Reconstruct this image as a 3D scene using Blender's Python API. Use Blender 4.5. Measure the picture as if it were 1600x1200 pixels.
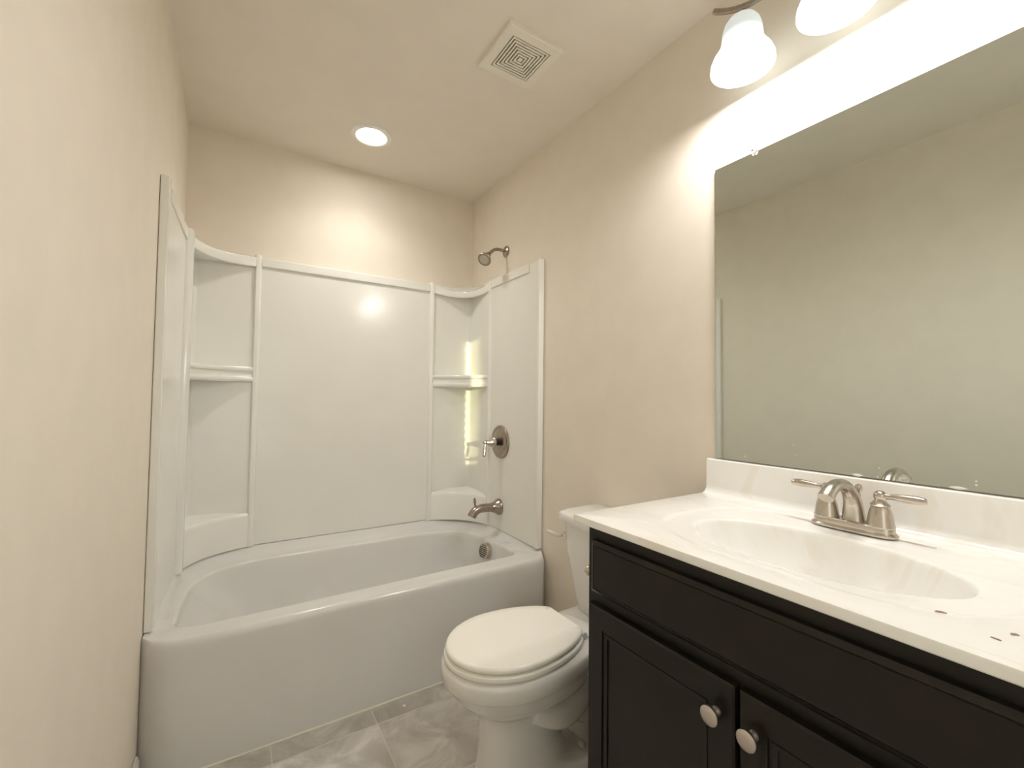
import bpy, bmesh, math, random
from mathutils import Vector, Matrix, Euler

for _o in list(bpy.data.objects):
    bpy.data.objects.remove(_o)
SC = bpy.context.scene
COL = SC.collection
PI = math.pi
random.seed(4)

# ------------------------------------------------------------------ camera
cam_data = bpy.data.cameras.new('camera')
cam = bpy.data.objects.new('camera', cam_data)
COL.objects.link(cam)
_R = Vector((0.84471754, -0.53507638, 0.01206399))
_U = Vector((-0.02760837, -0.02105224, 0.99939711))
_F = Vector((0.53449981, 0.84454134, 0.03255578))
cam.matrix_world = Matrix(((_R.x, _U.x, -_F.x, 0.21752515), (_R.y, _U.y, -_F.y, -0.15714757),
                           (_R.z, _U.z, -_F.z, 1.15778862), (0, 0, 0, 1)))
cam_data.sensor_fit = 'HORIZONTAL'
cam_data.sensor_width = 36.0
cam_data.lens = 686.256 / 1600 * 36.0
cam_data.clip_start = 0.01
SC.camera = cam

# ------------------------------------------------------------------ world, sun, exposure
world = bpy.data.worlds.new('world')
SC.world = world
world.use_nodes = True
_bg = world.node_tree.nodes.get('Background') or world.node_tree.nodes.new('ShaderNodeBackground')
_bg.inputs[0].default_value = (0.85, 0.9, 1.0, 1)
_bg.inputs[1].default_value = 1.7
SC.view_settings.view_transform = 'Standard'
SC.view_settings.look = 'None'
SC.view_settings.gamma = 1.0
SC.view_settings.use_curve_mapping = False
SC.view_settings.exposure = 0.58
SC.cycles.use_denoising = True
SC.cycles.max_bounces = 12
SC.cycles.diffuse_bounces = 8
SC.cycles.sample_clamp_indirect = 6.0

SUN_DIR = Vector((0.239, 1.0, -0.131)).normalized()      # low sun through the slit of the added window behind the camera
sun_data = bpy.data.lights.new('sun', 'SUN')
sun_data.energy = 3.0
sun_data.angle = math.radians(0.45)
sun_data.color = (1.0, 0.95, 0.5)
sun = bpy.data.objects.new('sun', sun_data)
COL.objects.link(sun)
sun.rotation_euler = SUN_DIR.to_track_quat('-Z', 'Y').to_euler()

# strengths of the room's own lamps (used by their builders)
BULB_W = 7.6
BULB_COLOR = (1.0, 0.975, 0.955)
SHADE_EMIT = 1.15
DOWN_EMIT = 34.0
DOWN_W = 19.0

# ------------------------------------------------------------------ room sizes
W, D, H = 1.524, 2.4134, 2.4528
YF = -0.80                       # wall behind the camera
T = 0.1

# ------------------------------------------------------------------ materials
def mat(name, color, rough=0.5, metal=0.0, spec=0.5, coat=0.0, trans=0.0, ior=1.45):
    m = bpy.data.materials.new(name)
    m.use_nodes = True
    b = m.node_tree.nodes['Principled BSDF']
    b.inputs['Base Color'].default_value = (*color, 1)
    b.inputs['Roughness'].default_value = rough
    b.inputs['Metallic'].default_value = metal
    b.inputs['Specular IOR Level'].default_value = spec
    b.inputs['Coat Weight'].default_value = coat
    b.inputs['Transmission Weight'].default_value = trans
    b.inputs['IOR'].default_value = ior
    return m

def noise_tint(m, c1, c2, scale, detail=4.0, lo=0.35, hi=0.65, bump=0.0, bscale=None, distortion=0.0):
    nt = m.node_tree
    b = nt.nodes['Principled BSDF']
    tc = nt.nodes.new('ShaderNodeTexCoord')
    n = nt.nodes.new('ShaderNodeTexNoise')
    n.inputs['Scale'].default_value = scale
    n.inputs['Detail'].default_value = detail
    n.inputs['Distortion'].default_value = distortion
    nt.links.new(tc.outputs['Object'], n.inputs['Vector'])
    r = nt.nodes.new('ShaderNodeValToRGB')
    r.color_ramp.elements[0].position = lo
    r.color_ramp.elements[1].position = hi
    r.color_ramp.elements[0].color = (*c1, 1)
    r.color_ramp.elements[1].color = (*c2, 1)
    nt.links.new(n.outputs['Fac'], r.inputs['Fac'])
    nt.links.new(r.outputs['Color'], b.inputs['Base Color'])
    if bump:
        n2 = nt.nodes.new('ShaderNodeTexNoise')
        n2.inputs['Scale'].default_value = bscale or scale
        n2.inputs['Detail'].default_value = 2
        nt.links.new(tc.outputs['Object'], n2.inputs['Vector'])
        bp = nt.nodes.new('ShaderNodeBump')
        bp.inputs['Strength'].default_value = bump
        bp.inputs['Distance'].default_value = 0.001
        nt.links.new(n2.outputs['Fac'], bp.inputs['Height'])
        nt.links.new(bp.outputs['Normal'], b.inputs['Normal'])
    return m

WALL_C = (0.79, 0.725, 0.63)
M_wall = noise_tint(mat('beige_wall_paint', WALL_C, 0.62, spec=0.3), tuple(c * 0.985 for c in WALL_C), tuple(c * 1.015 for c in WALL_C), 9, bump=0.12, bscale=260)
CEIL_C = (0.79, 0.735, 0.66)
M_ceil = noise_tint(mat('ceiling_paint', CEIL_C, 0.8, spec=0.2), tuple(c * 0.985 for c in CEIL_C), tuple(c * 1.015 for c in CEIL_C), 7, bump=0.1, bscale=220)
M_trim = mat('white_trim_paint', (0.76, 0.74, 0.69), 0.35)
M_ring = mat('white_light_ring', (0.88, 0.87, 0.84), 0.4)
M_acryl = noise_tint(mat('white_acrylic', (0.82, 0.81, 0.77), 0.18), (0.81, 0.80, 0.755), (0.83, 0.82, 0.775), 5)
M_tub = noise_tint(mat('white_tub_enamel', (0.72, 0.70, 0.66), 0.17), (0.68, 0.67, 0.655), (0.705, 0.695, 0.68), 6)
M_caulk = mat('caulk', (0.76, 0.71, 0.60), 0.6)
M_porc = mat('white_porcelain', (0.80, 0.785, 0.76), 0.09, coat=0.3)
M_seat = mat('ivory_seat_plastic', (0.93, 0.905, 0.845), 0.2)
M_nickel = noise_tint(mat('brushed_nickel', (0.5, 0.45, 0.39), 0.27, 1.0), (0.54, 0.49, 0.43), (0.62, 0.565, 0.50), 60, lo=0.3, hi=0.7)
M_bronze = noise_tint(mat('aged_nickel', (0.4, 0.34, 0.28), 0.28, 1.0), (0.34, 0.29, 0.245), (0.42, 0.36, 0.305), 40, lo=0.3, hi=0.7)
M_darkmetal = mat('dark_sleeve_metal', (0.06, 0.052, 0.045), 0.35, 0.8)
M_spray = mat('shower_face_rubber', (0.55, 0.50, 0.42), 0.45)
M_chrome = mat('chrome', (0.72, 0.70, 0.68), 0.12, 1.0)
M_knob = mat('satin_nickel_knob', (0.66, 0.60, 0.56), 0.33, 1.0)
M_cab = noise_tint(mat('espresso_wood', (0.011, 0.0085, 0.006), 0.34, spec=0.4), (0.0095, 0.0075, 0.005), (0.0135, 0.0105, 0.007), 14)
M_void_shade = mat('painted_void_shade', (0.012, 0.010, 0.008), 0.9)
M_vent = mat('ivory_vent_plastic', (0.80, 0.77, 0.68), 0.45)
M_clear = mat('clear_plastic', (0.95, 0.95, 0.98), 0.05, trans=0.9)
M_chip = mat('brown_paint_chip', (0.36, 0.25, 0.17), 0.7)
M_crumb = mat('white_crumb', (0.85, 0.83, 0.78), 0.7)
M_edge = mat('mirror_glass_edge', (0.10, 0.13, 0.11), 0.1, spec=0.8)

# mirror
M_mirror = mat('mirror_silver', (0.71, 0.765, 0.74), 0.015, 1.0)

# cultured marble
M_marble = mat('cream_cultured_marble', (0.84, 0.80, 0.72), 0.13, coat=0.25)
def _marble():
    nt = M_marble.node_tree
    b = nt.nodes['Principled BSDF']
    tc = nt.nodes.new('ShaderNodeTexCoord')
    mp = nt.nodes.new('ShaderNodeMapping')
    mp.inputs['Rotation'].default_value = (0, 0, 0.6)
    mp.inputs['Scale'].default_value = (5.0, 1.6, 1)
    n = nt.nodes.new('ShaderNodeTexNoise')
    n.inputs['Scale'].default_value = 2.6
    n.inputs['Detail'].default_value = 6
    n.inputs['Distortion'].default_value = 2.2
    r = nt.nodes.new('ShaderNodeValToRGB')
    r.color_ramp.elements[0].position = 0.40
    r.color_ramp.elements[0].color = (0.92, 0.915, 0.89, 1)
    r.color_ramp.elements[1].position = 0.62
    r.color_ramp.elements[1].color = (0.90, 0.875, 0.83, 1)
    e = r.color_ramp.elements.new(0.52)
    e.color = (0.93, 0.925, 0.905, 1)
    nt.links.new(tc.outputs['Object'], mp.inputs['Vector'])
    nt.links.new(mp.outputs['Vector'], n.inputs['Vector'])
    nt.links.new(n.outputs['Fac'], r.inputs['Fac'])
    nt.links.new(r.outputs['Color'], b.inputs['Base Color'])
_marble()

# floor tile: 0.327 m squares, grout lines placed as in the room
M_tile = mat('grey_stone_tile', (0.4, 0.38, 0.34), 0.3)
def _tile():
    nt = M_tile.node_tree
    L = nt.links
    b = nt.nodes['Principled BSDF']
    tc = nt.nodes.new('ShaderNodeTexCoord')
    sep = nt.nodes.new('ShaderNodeSeparateXYZ')
    L.new(tc.outputs['Object'], sep.inputs[0])
    P = 0.327
    def axis(out, off):
        a = nt.nodes.new('ShaderNodeMath'); a.operation = 'SUBTRACT'; a.inputs[1].default_value = off - 20 * P
        L.new(out, a.inputs[0])
        d = nt.nodes.new('ShaderNodeMath'); d.operation = 'DIVIDE'; d.inputs[1].default_value = P
        L.new(a.outputs[0], d.inputs[0])
        fl = nt.nodes.new('ShaderNodeMath'); fl.operation = 'FLOOR'; L.new(d.outputs[0], fl.inputs[0])
        fr = nt.nodes.new('ShaderNodeMath'); fr.operation = 'FRACT'; L.new(d.outputs[0], fr.inputs[0])
        s = nt.nodes.new('ShaderNodeMath'); s.operation = 'SUBTRACT'; s.inputs[1].default_value = 0.5; L.new(fr.outputs[0], s.inputs[0])
        ab = nt.nodes.new('ShaderNodeMath'); ab.operation = 'ABSOLUTE'; L.new(s.outputs[0], ab.inputs[0])
        g = nt.nodes.new('ShaderNodeMath'); g.operation = 'GREATER_THAN'; g.inputs[1].default_value = 0.5 - 0.0022 / P; L.new(ab.outputs[0], g.inputs[0])
        return fl.outputs[0], g.outputs[0]
    fx, gx = axis(sep.outputs[0], 0.6786)
    fy, gy = axis(sep.outputs[1], 1.4353)
    mx = nt.nodes.new('ShaderNodeMath'); mx.operation = 'MAXIMUM'
    L.new(gx, mx.inputs[0]); L.new(gy, mx.inputs[1])
    comb = nt.nodes.new('ShaderNodeCombineXYZ')
    L.new(fx, comb.inputs[0]); L.new(fy, comb.inputs[1])
    wn = nt.nodes.new('ShaderNodeTexWhiteNoise'); L.new(comb.outputs[0], wn.inputs[0])
    sc = nt.nodes.new('ShaderNodeVectorMath'); sc.operation = 'MULTIPLY_ADD'
    sc.inputs[1].default_value = (9, 9, 9)
    L.new(wn.outputs['Color'], sc.inputs[0]); L.new(tc.outputs['Object'], sc.inputs[2])
    n = nt.nodes.new('ShaderNodeTexNoise')
    n.inputs['Scale'].default_value = 6.5; n.inputs['Detail'].default_value = 9; n.inputs['Roughness'].default_value = 0.62
    n.inputs['Distortion'].default_value = 0.9
    L.new(sc.outputs[0], n.inputs['Vector'])
    r = nt.nodes.new('ShaderNodeValToRGB')
    r.color_ramp.elements[0].position = 0.34; r.color_ramp.elements[0].color = (0.37, 0.35, 0.315, 1)
    r.color_ramp.elements[1].position = 0.66; r.color_ramp.elements[1].color = (0.66, 0.64, 0.60, 1)
    e = r.color_ramp.elements.new(0.52); e.color = (0.51, 0.485, 0.44, 1)
    L.new(n.outputs['Fac'], r.inputs['Fac'])
    mix = nt.nodes.new('ShaderNodeMix'); mix.data_type = 'RGBA'
    L.new(mx.outputs[0], mix.inputs['Factor'])
    L.new(r.outputs['Color'], mix.inputs['A'])
    mix.inputs['B'].default_value = (0.62, 0.57, 0.48, 1)
    L.new(mix.outputs['Result'], b.inputs['Base Color'])
    inv = nt.nodes.new('ShaderNodeMath'); inv.operation = 'SUBTRACT'; inv.inputs[0].default_value = 1.0
    L.new(mx.outputs[0], inv.inputs[1])
    bp = nt.nodes.new('ShaderNodeBump'); bp.inputs['Strength'].default_value = 0.5; bp.inputs['Distance'].default_value = 0.002
    L.new(inv.outputs[0], bp.inputs['Height']); L.new(bp.outputs['Normal'], b.inputs['Normal'])
_tile()

def emit_mat(name, color, strength):
    m = bpy.data.materials.new(name)
    m.use_nodes = True
    nt = m.node_tree
    for n in list(nt.nodes):
        nt.nodes.remove(n)
    out = nt.nodes.new('ShaderNodeOutputMaterial')
    e = nt.nodes.new('ShaderNodeEmission')
    e.inputs[0].default_value = (*color, 1)
    e.inputs[1].default_value = strength
    nt.links.new(e.outputs[0], out.inputs[0])
    return m

M_lens = emit_mat('lit_lens', (1.0, 0.97, 0.91), DOWN_EMIT)
M_bulb = emit_mat('lit_bulb', BULB_COLOR, 4.0)

M_fill_blind = bpy.data.materials.new('fill_blind_slats')  # translucent blind, added to spread daylight fill into the room
M_fill_blind.use_nodes = True
def _blind():
    nt = M_fill_blind.node_tree
    b = nt.nodes['Principled BSDF']
    b.inputs['Base Color'].default_value = (0.85, 0.85, 0.83, 1)
    out = nt.nodes['Material Output']
    tr = nt.nodes.new('ShaderNodeBsdfTranslucent'); tr.inputs[0].default_value = (0.85, 0.86, 0.86, 1)
    mx = nt.nodes.new('ShaderNodeMixShader'); mx.inputs[0].default_value = 0.7
    nt.links.new(b.outputs[0], mx.inputs[1]); nt.links.new(tr.outputs[0], mx.inputs[2]); nt.links.new(mx.outputs[0], out.inputs[0])
_blind()

# frosted glass shade: lit by its bulb, translucent, glowing
M_shade = bpy.data.materials.new('frosted_glass_shade')
M_shade.use_nodes = True
def _shade():
    nt = M_shade.node_tree
    for n in list(nt.nodes):
        nt.nodes.remove(n)
    out = nt.nodes.new('ShaderNodeOutputMaterial')
    tr = nt.nodes.new('ShaderNodeBsdfTranslucent'); tr.inputs[0].default_value = (0.030, 0.033, 0.033, 1)
    di = nt.nodes.new('ShaderNodeBsdfDiffuse'); di.inputs[0].default_value = (0.75, 0.78, 0.76, 1)
    mx = nt.nodes.new('ShaderNodeMixShader'); mx.inputs[0].default_value = 0.5
    em = nt.nodes.new('ShaderNodeEmission'); em.inputs[0].default_value = (0.93, 1.0, 0.97, 1); em.inputs[1].default_value = SHADE_EMIT
    # the glass glows strongest round its bulb, in the lower bell of the shade
    tc = nt.nodes.new('ShaderNodeTexCoord')
    sp = nt.nodes.new('ShaderNodeSeparateXYZ'); nt.links.new(tc.outputs['Object'], sp.inputs[0])
    mr = nt.nodes.new('ShaderNodeMapRange')
    mr.inputs['From Min'].default_value = 2.150; mr.inputs['From Max'].default_value = 2.192
    mr.inputs['To Min'].default_value = SHADE_EMIT; mr.inputs['To Max'].default_value = 0.36
    nt.links.new(sp.outputs[2], mr.inputs['Value']); nt.links.new(mr.outputs[0], em.inputs[1])
    ad = nt.nodes.new('ShaderNodeAddShader')
    nt.links.new(tr.outputs[0], mx.inputs[1]); nt.links.new(di.outputs[0], mx.inputs[2])
    nt.links.new(mx.outputs[0], ad.inputs[0]); nt.links.new(em.outputs[0], ad.inputs[1])
    nt.links.new(ad.outputs[0], out.inputs[0])
_shade()

# ------------------------------------------------------------------ mesh helpers
class MB:
    """collects geometry; build() links it as ONE mesh object"""
    def __init__(self):
        self.v = []
        self.f = []
    def box(self, x0, x1, y0, y1, z0, z1):
        b = len(self.v)
        self.v += [(x, y, z) for z in (z0, z1) for y in (y0, y1) for x in (x0, x1)]
        self.f += [tuple(b + i for i in q) for q in ((0, 2, 3, 1), (4, 5, 7, 6), (0, 1, 5, 4), (2, 6, 7, 3), (0, 4, 6, 2), (1, 3, 7, 5))]
        return self
    def loft(self, loops, cap0=True, cap1=True, closed=True):
        n = len(loops[0])
        b = len(self.v)
        for lp in loops:
            self.v += [tuple(p) for p in lp]
        for k in range(len(loops) - 1):
            for i in range(n if closed else n - 1):
                j = (i + 1) % n
                self.f.append((b + k * n + i, b + k * n + j, b + (k + 1) * n + j, b + (k + 1) * n + i))
        if cap0:
            self.f.append(tuple(b + i for i in reversed(range(n))))
        if cap1:
            self.f.append(tuple(b + (len(loops) - 1) * n + i for i in range(n)))
        return self
    def lathe(self, prof, M=None, n=32, cap0=True, cap1=True):
        """prof: (radius, height) along local +Z, placed by matrix M"""
        M = M or Matrix()
        loops = [[M @ Vector((max(r, 1e-5) * math.cos(2 * PI * i / n), max(r, 1e-5) * math.sin(2 * PI * i / n), h)) for i in range(n)] for r, h in prof]
        return self.loft(loops, cap0, cap1)
    def tube(self, pts, radii, n=16, sub=6, flat=None):
        """smooth tube along control points; radii per point; flat: (sx, sy) scale of the section"""
        P = [Vector(p) for p in pts]
        if isinstance(radii, (int, float)):
            radii = [radii] * len(P)
        path, rad = [], []
        for i in range(len(P) - 1):
            p0, p1, p2, p3 = P[max(i - 1, 0)], P[i], P[i + 1], P[min(i + 2, len(P) - 1)]
            for k in range(sub):
                t = k / sub
                path.append(0.5 * ((2 * p1) + (-p0 + p2) * t + (2 * p0 - 5 * p1 + 4 * p2 - p3) * t * t + (-p0 + 3 * p1 - 3 * p2 + p3) * t ** 3))
                rad.append(radii[i] * (1 - t) + radii[i + 1] * t)
        path.append(P[-1]); rad.append(radii[-1])
        tang = (path[1] - path[0]).normalized()
        ref = Vector((0, 1, 0)) if abs(tang.y) < 0.9 else Vector((0, 0, 1))
        a = (ref - tang * ref.dot(tang)).normalized()
        loops = []
        for i, p in enumerate(path):
            t = (path[min(i + 1, len(path) - 1)] - path[max(i - 1, 0)]).normalized()
            a = (a - t * a.dot(t)).normalized()
            c = t.cross(a)
            sx, sy = flat or (1, 1)
            loops.append([p + (a * math.cos(2 * PI * k / n) * sx + c * math.sin(2 * PI * k / n) * sy) * rad[i] for k in range(n)])
        return self.loft(loops)
    def ball(self, c, r, n=20, sz=1.0):
        c = Vector(c)
        prof = [(r * math.sin(PI * k / 12), -r * sz * math.cos(PI * k / 12)) for k in range(13)]
        return self.lathe(prof, Matrix.Translation(c), n)
    def build(self, name, m, parent=None, angle=38, bevel=0.0, seg=2):
        me = bpy.data.meshes.new(name)
        me.from_pydata([tuple(p) for p in self.v], [], self.f)
        bm = bmesh.new(); bm.from_mesh(me)
        bmesh.ops.recalc_face_normals(bm, faces=bm.faces)
        bm.to_mesh(me); bm.free()
        me.materials.append(m)
        me.shade_smooth()
        me.set_sharp_from_angle(angle=math.radians(angle))
        o = bpy.data.objects.new(name, me)
        COL.objects.link(o)
        if parent is not None:
            o.parent = parent
            o.matrix_parent_inverse = Matrix.Translation(-parent.location)
        if bevel:
            md = o.modifiers.new('bevel', 'BEVEL')
            md.width = bevel; md.segments = seg; md.limit_method = 'ANGLE'; md.angle_limit = math.radians(40)
            md.harden_normals = False
        return o

def axis_matrix(origin, direction):
    d = Vector(direction).normalized()
    return Matrix.Translation(Vector(origin)) @ d.to_track_quat('Z', 'Y').to_matrix().to_4x4()

def thing(name, loc, label, cat, group=None):
    o = bpy.data.objects.new(name, None)
    o.empty_display_size = 0.05
    COL.objects.link(o)
    o.location = loc
    o['label'] = label
    o['category'] = cat
    if group:
        o['group'] = group
    return o

def tag(o, label, cat, group=None):
    o['label'] = label; o['category'] = cat
    if group:
        o['group'] = group
    return o

def struct(o, label=None, cat=None):
    o['kind'] = 'structure'
    if label: o['label'] = label
    if cat: o['category'] = cat
    return o

def resample(pts, n, last=False):
    """n points at even spacing along a polyline; the end point only when last"""
    P = [Vector(p) for p in pts]
    d = [0.0]
    for a, b in zip(P, P[1:]):
        d.append(d[-1] + (b - a).length)
    out = []
    for k in range(n):
        s = d[-1] * k / (n - 1 if last else n)
        i = 0
        while i < len(P) - 2 and d[i + 1] < s:
            i += 1
        t = (s - d[i]) / max(d[i + 1] - d[i], 1e-9)
        out.append(P[i].lerp(P[i + 1], t))
    return out

def smooth_poly(pts, sub=6):
    """Catmull-Rom through 2D or 3D points"""
    P = [Vector(p) for p in pts]
    out = []
    for i in range(len(P) - 1):
        p0, p1, p2, p3 = P[max(i - 1, 0)], P[i], P[i + 1], P[min(i + 2, len(P) - 1)]
        for k in range(sub):
            t = k / sub
            out.append(0.5 * ((2 * p1) + (-p0 + p2) * t + (2 * p0 - 5 * p1 + 4 * p2 - p3) * t * t + (-p0 + 3 * p1 - 3 * p2 + p3) * t ** 3))
    out.append(P[-1])
    return out

def rrect(x0, x1, y0, y1, r, n=8):
    """rounded rectangle outline, 4*n points"""
    out = []
    for cx, cy, a0 in ((x1 - r, y1 - r, 0), (x0 + r, y1 - r, PI / 2), (x0 + r, y0 + r, PI), (x1 - r, y0 + r, 1.5 * PI)):
        for k in range(n):
            a = a0 + (PI / 2) * k / (n - 1)
            out.append((cx + r * math.cos(a), cy + r * math.sin(a)))
    return out

# ------------------------------------------------------------------ the room
struct(MB().box(-T, W + T, YF - T, D + T, -0.1, 0.0).build('floor', M_tile))
struct(MB().box(-T, W + T, YF - T, D + T, H, H + 0.1).build('ceiling', M_ceil))
struct(MB().box(-T, 0, YF - T, D + T, 0, H).build('wall_left', M_wall))
struct(MB().box(W, W + T, YF - T, D + T, 0, H).build('wall_right', M_wall))
struct(MB().box(0, W, D, D + T, 0, H).build('wall_back', M_wall))
# wall behind the camera; window added for fill light and the shower's sun strip
_k = (YF - 2.37)
WX0, WX1 = 1.466 + 0.239 * _k, 1.526 + 0.239 * _k
WZ0, WZ1 = 0.735 - 0.131 * _k, 1.515 - 0.131 * _k
DX0, DZ0, DZ1 = 0.10, 0.45, 2.06        # part of the added window under the blind, wide for daylight fill
struct(MB().box(0, DX0, YF - 0.02, YF, 0, H).box(WX1, W, YF - 0.02, YF, 0, H)
       .box(DX0, WX1, YF - 0.02, YF, 0, DZ0).box(DX0, WX1, YF - 0.02, YF, DZ1, H)
       .box(WX0, WX1, YF - 0.02, YF, DZ0, WZ0).box(WX0, WX1, YF - 0.02, YF, WZ1, DZ1).build('wall_front', M_wall))
_w = MB()
_w.box(WX0, WX1, YF - 0.03, YF - 0.02, WZ0 + 0.022, WZ0 + 0.045)
_n = int((DZ1 - DZ0) / 0.05) + 1
for _i in range(_n):                                   # closed overlapping slats; their tips reach unevenly into the gap
    _z = DZ0 + _i * 0.05
    _w.loft([[(x, YF - 0.032, _z - 0.004), (x, YF - 0.029, _z - 0.004), (x, YF - 0.024, _z + 0.050), (x, YF - 0.027, _z + 0.050)] for x in (DX0 - 0.004, WX0 - 0.0005)])
    _w.box(WX0 - 0.004, WX0 + 0.007, YF - 0.032, YF - 0.027, _z, _z + 0.022)
    _w.box(WX1 - 0.006, WX1 + 0.004, YF - 0.032, YF - 0.027, _z, _z + 0.022)
struct(_w.build('added_fill_window', M_fill_blind))
struct(MB().box(0, 0.012, YF, 1.555, 0, 0.078).box(0, 0.009, YF, 1.555, 0.078, 0.088).build('baseboard_left', M_trim, bevel=0.003))
struct(MB().box(W - 0.012, W, 0.675, 1.60, 0, 0.078).box(W - 0.009, W, 0.675, 1.60, 0.078, 0.088).build('baseboard_right', M_trim, bevel=0.003))

# ------------------------------------------------------------------ bathtub
def build_tub():
    t = thing('bathtub', (0.76, 1.97, 0), 'white alcove bathtub with a tall plain apron front, below the shower walls', 'bathtub')
    NS = (40, 20, 72, 20)
    def loop(front, right, back, left):
        """each: (list of xyz control points); joined front > right > back > left"""
        out = []
        for sec, n in zip((front, right, back, left), NS):
            out += resample(smooth_poly(sec, 5) if len(sec) > 2 else sec, n)
        return out
    def fz(pts, z):
        return [(p[0], p[1], z) if len(p) == 2 else p for p in pts]
    xe = W - 0.0008
    ap = [(0.0008, 1.590), (0.018, 1.571), (0.040, 1.551), (0.068, 1.537), (0.105, 1.5295), (0.4, 1.528), (1.1, 1.528), (1.43, 1.529), (1.468, 1.537), (1.497, 1.556), (1.512, 1.586), (xe, 1.62)]
    rect = ([(xe, 1.62), (xe, 2.411)], [(xe, 2.411), (1.3, 2.411), (0.2, 2.411), (0.002, 2.411)], [(0.002, 2.411), (0.002, 1.62)])
    def outer(z, zback=None):
        zb = z if zback is None else zback
        fr = [(x, y, z) for x, y in ap]
        fr[0] = (*ap[0], zb); fr[-1] = (*ap[-1], zb)
        return loop(fr, fz(rect[0], zb), [Vector(p) for p in fz(rect[1], zb)], fz(rect[2], zb))
    a = outer(0.0)
    a2 = outer(0.05)
    b = outer(0.36, 0.39)
    b2 = outer(0.382, 0.406)
    # rim: rounded front arris, flange top behind
    def rim(dy, z, zb, ix):
        fr = [(0.0015 + ix, 1.590, zb), (0.019 + ix, 1.572 + dy * .3, (z + zb) / 2), (0.041 + ix, 1.552 + dy * .7, z), (0.068 + ix * .8, 1.538 + dy, z), (0.105, 1.5295 + dy, z), (0.4, 1.528 + dy, z),
              (1.1, 1.528 + dy, z), (1.43, 1.529 + dy, z), (1.466 - ix * .8, 1.537 + dy, z), (1.494 - ix, 1.557 + dy * .7, z), (1.510 - ix, 1.588 + dy * .3, (z + zb) / 2), (xe - ix, 1.62, zb)]
        return fr
    def shell(fr, ix, zb):
        return loop(fr, [(xe - ix, 1.62, zb), (xe - ix, 2.411 - ix, zb)],
                    [(xe - ix, 2.411 - ix, zb), (1.3, 2.411 - ix, zb), (0.2, 2.411 - ix, zb), (0.002 + ix, 2.411 - ix, zb)], [(0.002 + ix, 2.411 - ix, zb), (0.002 + ix, 1.62, zb)])
    c = shell(rim(0.002, 0.392, 0.413, 0.001), 0.001, 0.413)
    c2 = shell(rim(0.007, 0.402, 0.414, 0.002), 0.002, 0.4145)
    # seam line where the shower walls stand
    zs = 0.413
    d = loop(rim(0.016, 0.4065, zs, 0.010),
             [(xe - 0.010, 1.62, zs), (1.505, 1.80, zs), (1.500, 2.10, zs)],
             [(1.500, 2.10, zs), (1.488, 2.20, zs), (1.44, 2.30, zs), (1.36, 2.362, zs), (1.235, 2.381, zs), (0.9, 2.383, zs), (0.6, 2.383, zs), (0.305, 2.381, zs), (0.2, 2.362, zs), (0.105, 2.30, zs), (0.052, 2.22, zs), (0.036, 2.14, zs)],
             [(0.036, 2.14, zs), (0.022, 1.80, zs), (0.012, 1.62, zs)])
    d2 = loop([(x, y + 0.004, z) if 5 < i_ < 8 else (x, y, z) for i_, (x, y, z) in enumerate(rim(0.024, 0.4067, 0.411, 0.014))],
              [(xe - 0.014, 1.62, 0.411), (1.5005, 1.80, 0.409), (1.496, 2.10, 0.409)],
              [(1.496, 2.10, 0.409), (1.484, 2.197, 0.409), (1.437, 2.294, 0.409), (1.36, 2.354, 0.409), (1.235, 2.372, 0.409), (0.9, 2.374, 0.409), (0.6, 2.374, 0.409), (0.305, 2.372, 0.409), (0.2, 2.354, 0.409), (0.11, 2.294, 0.409), (0.057, 2.217, 0.409), (0.040, 2.138, 0.409)],
              [(0.040, 2.138, 0.409), (0.027, 1.80, 0.409), (0.0155, 1.618, 0.411)])
    # foot of the upstand / outer edge of the deck
    ze = 0.3895
    e = loop([(0.040, 1.665, 0.396), (0.043, 1.63, 0.402), (0.055, 1.595, 0.405), (0.085, 1.575, 0.4065), (0.13, 1.571, 0.4065), (0.4, 1.571, 0.4065), (1.1, 1.572, 0.4065), (1.40, 1.573, 0.4065), (1.445, 1.582, 0.4065), (1.468, 1.605, 0.405), (1.477, 1.635, 0.402), (1.479, 1.67, 0.398)],
             [(1.479, 1.67, 0.398), (1.481, 1.85, ze), (1.478, 2.08, ze)],
             [(1.478, 2.08, ze), (1.468, 2.165, ze), (1.43, 2.245, ze), (1.36, 2.305, ze), (1.235, 2.337, ze), (0.9, 2.340, ze), (0.6, 2.340, ze), (0.36, 2.337, ze), (0.235, 2.317, ze), (0.13, 2.258, ze), (0.07, 2.19, ze), (0.05, 2.11, ze)],
             [(0.05, 2.11, ze), (0.044, 1.85, ze), (0.040, 1.665, 0.396)])
    def basin(o, z0, z1, zs_):
        """basin edge pushed inwards by o; z0 at the front, z1 at the back"""
        fr = [(0.072 + o, 1.70, zs_), (0.078 + o, 1.665 + o * .4, zs_), (0.10 + o * .8, 1.636 + o * .8, z0), (0.14 + o * .4, 1.621 + o, z0), (0.22, 1.617 + o, z0), (0.5, 1.621 + o, z0), (1.0, 1.631 + o, z0), (1.32, 1.636 + o, z0), (1.365 - o * .4, 1.640 + o, z0), (1.392 - o * .8, 1.655 + o * .8, z0), (1.405 - o, 1.68 + o * .4, z0), (1.410 - o, 1.715, zs_)]
        rg = [(1.410 - o, 1.715, zs_), (1.416 - o, 1.80, zs_), (1.413 - o, 1.90, z1), (1.405 - o, 1.985, z1)]
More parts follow.
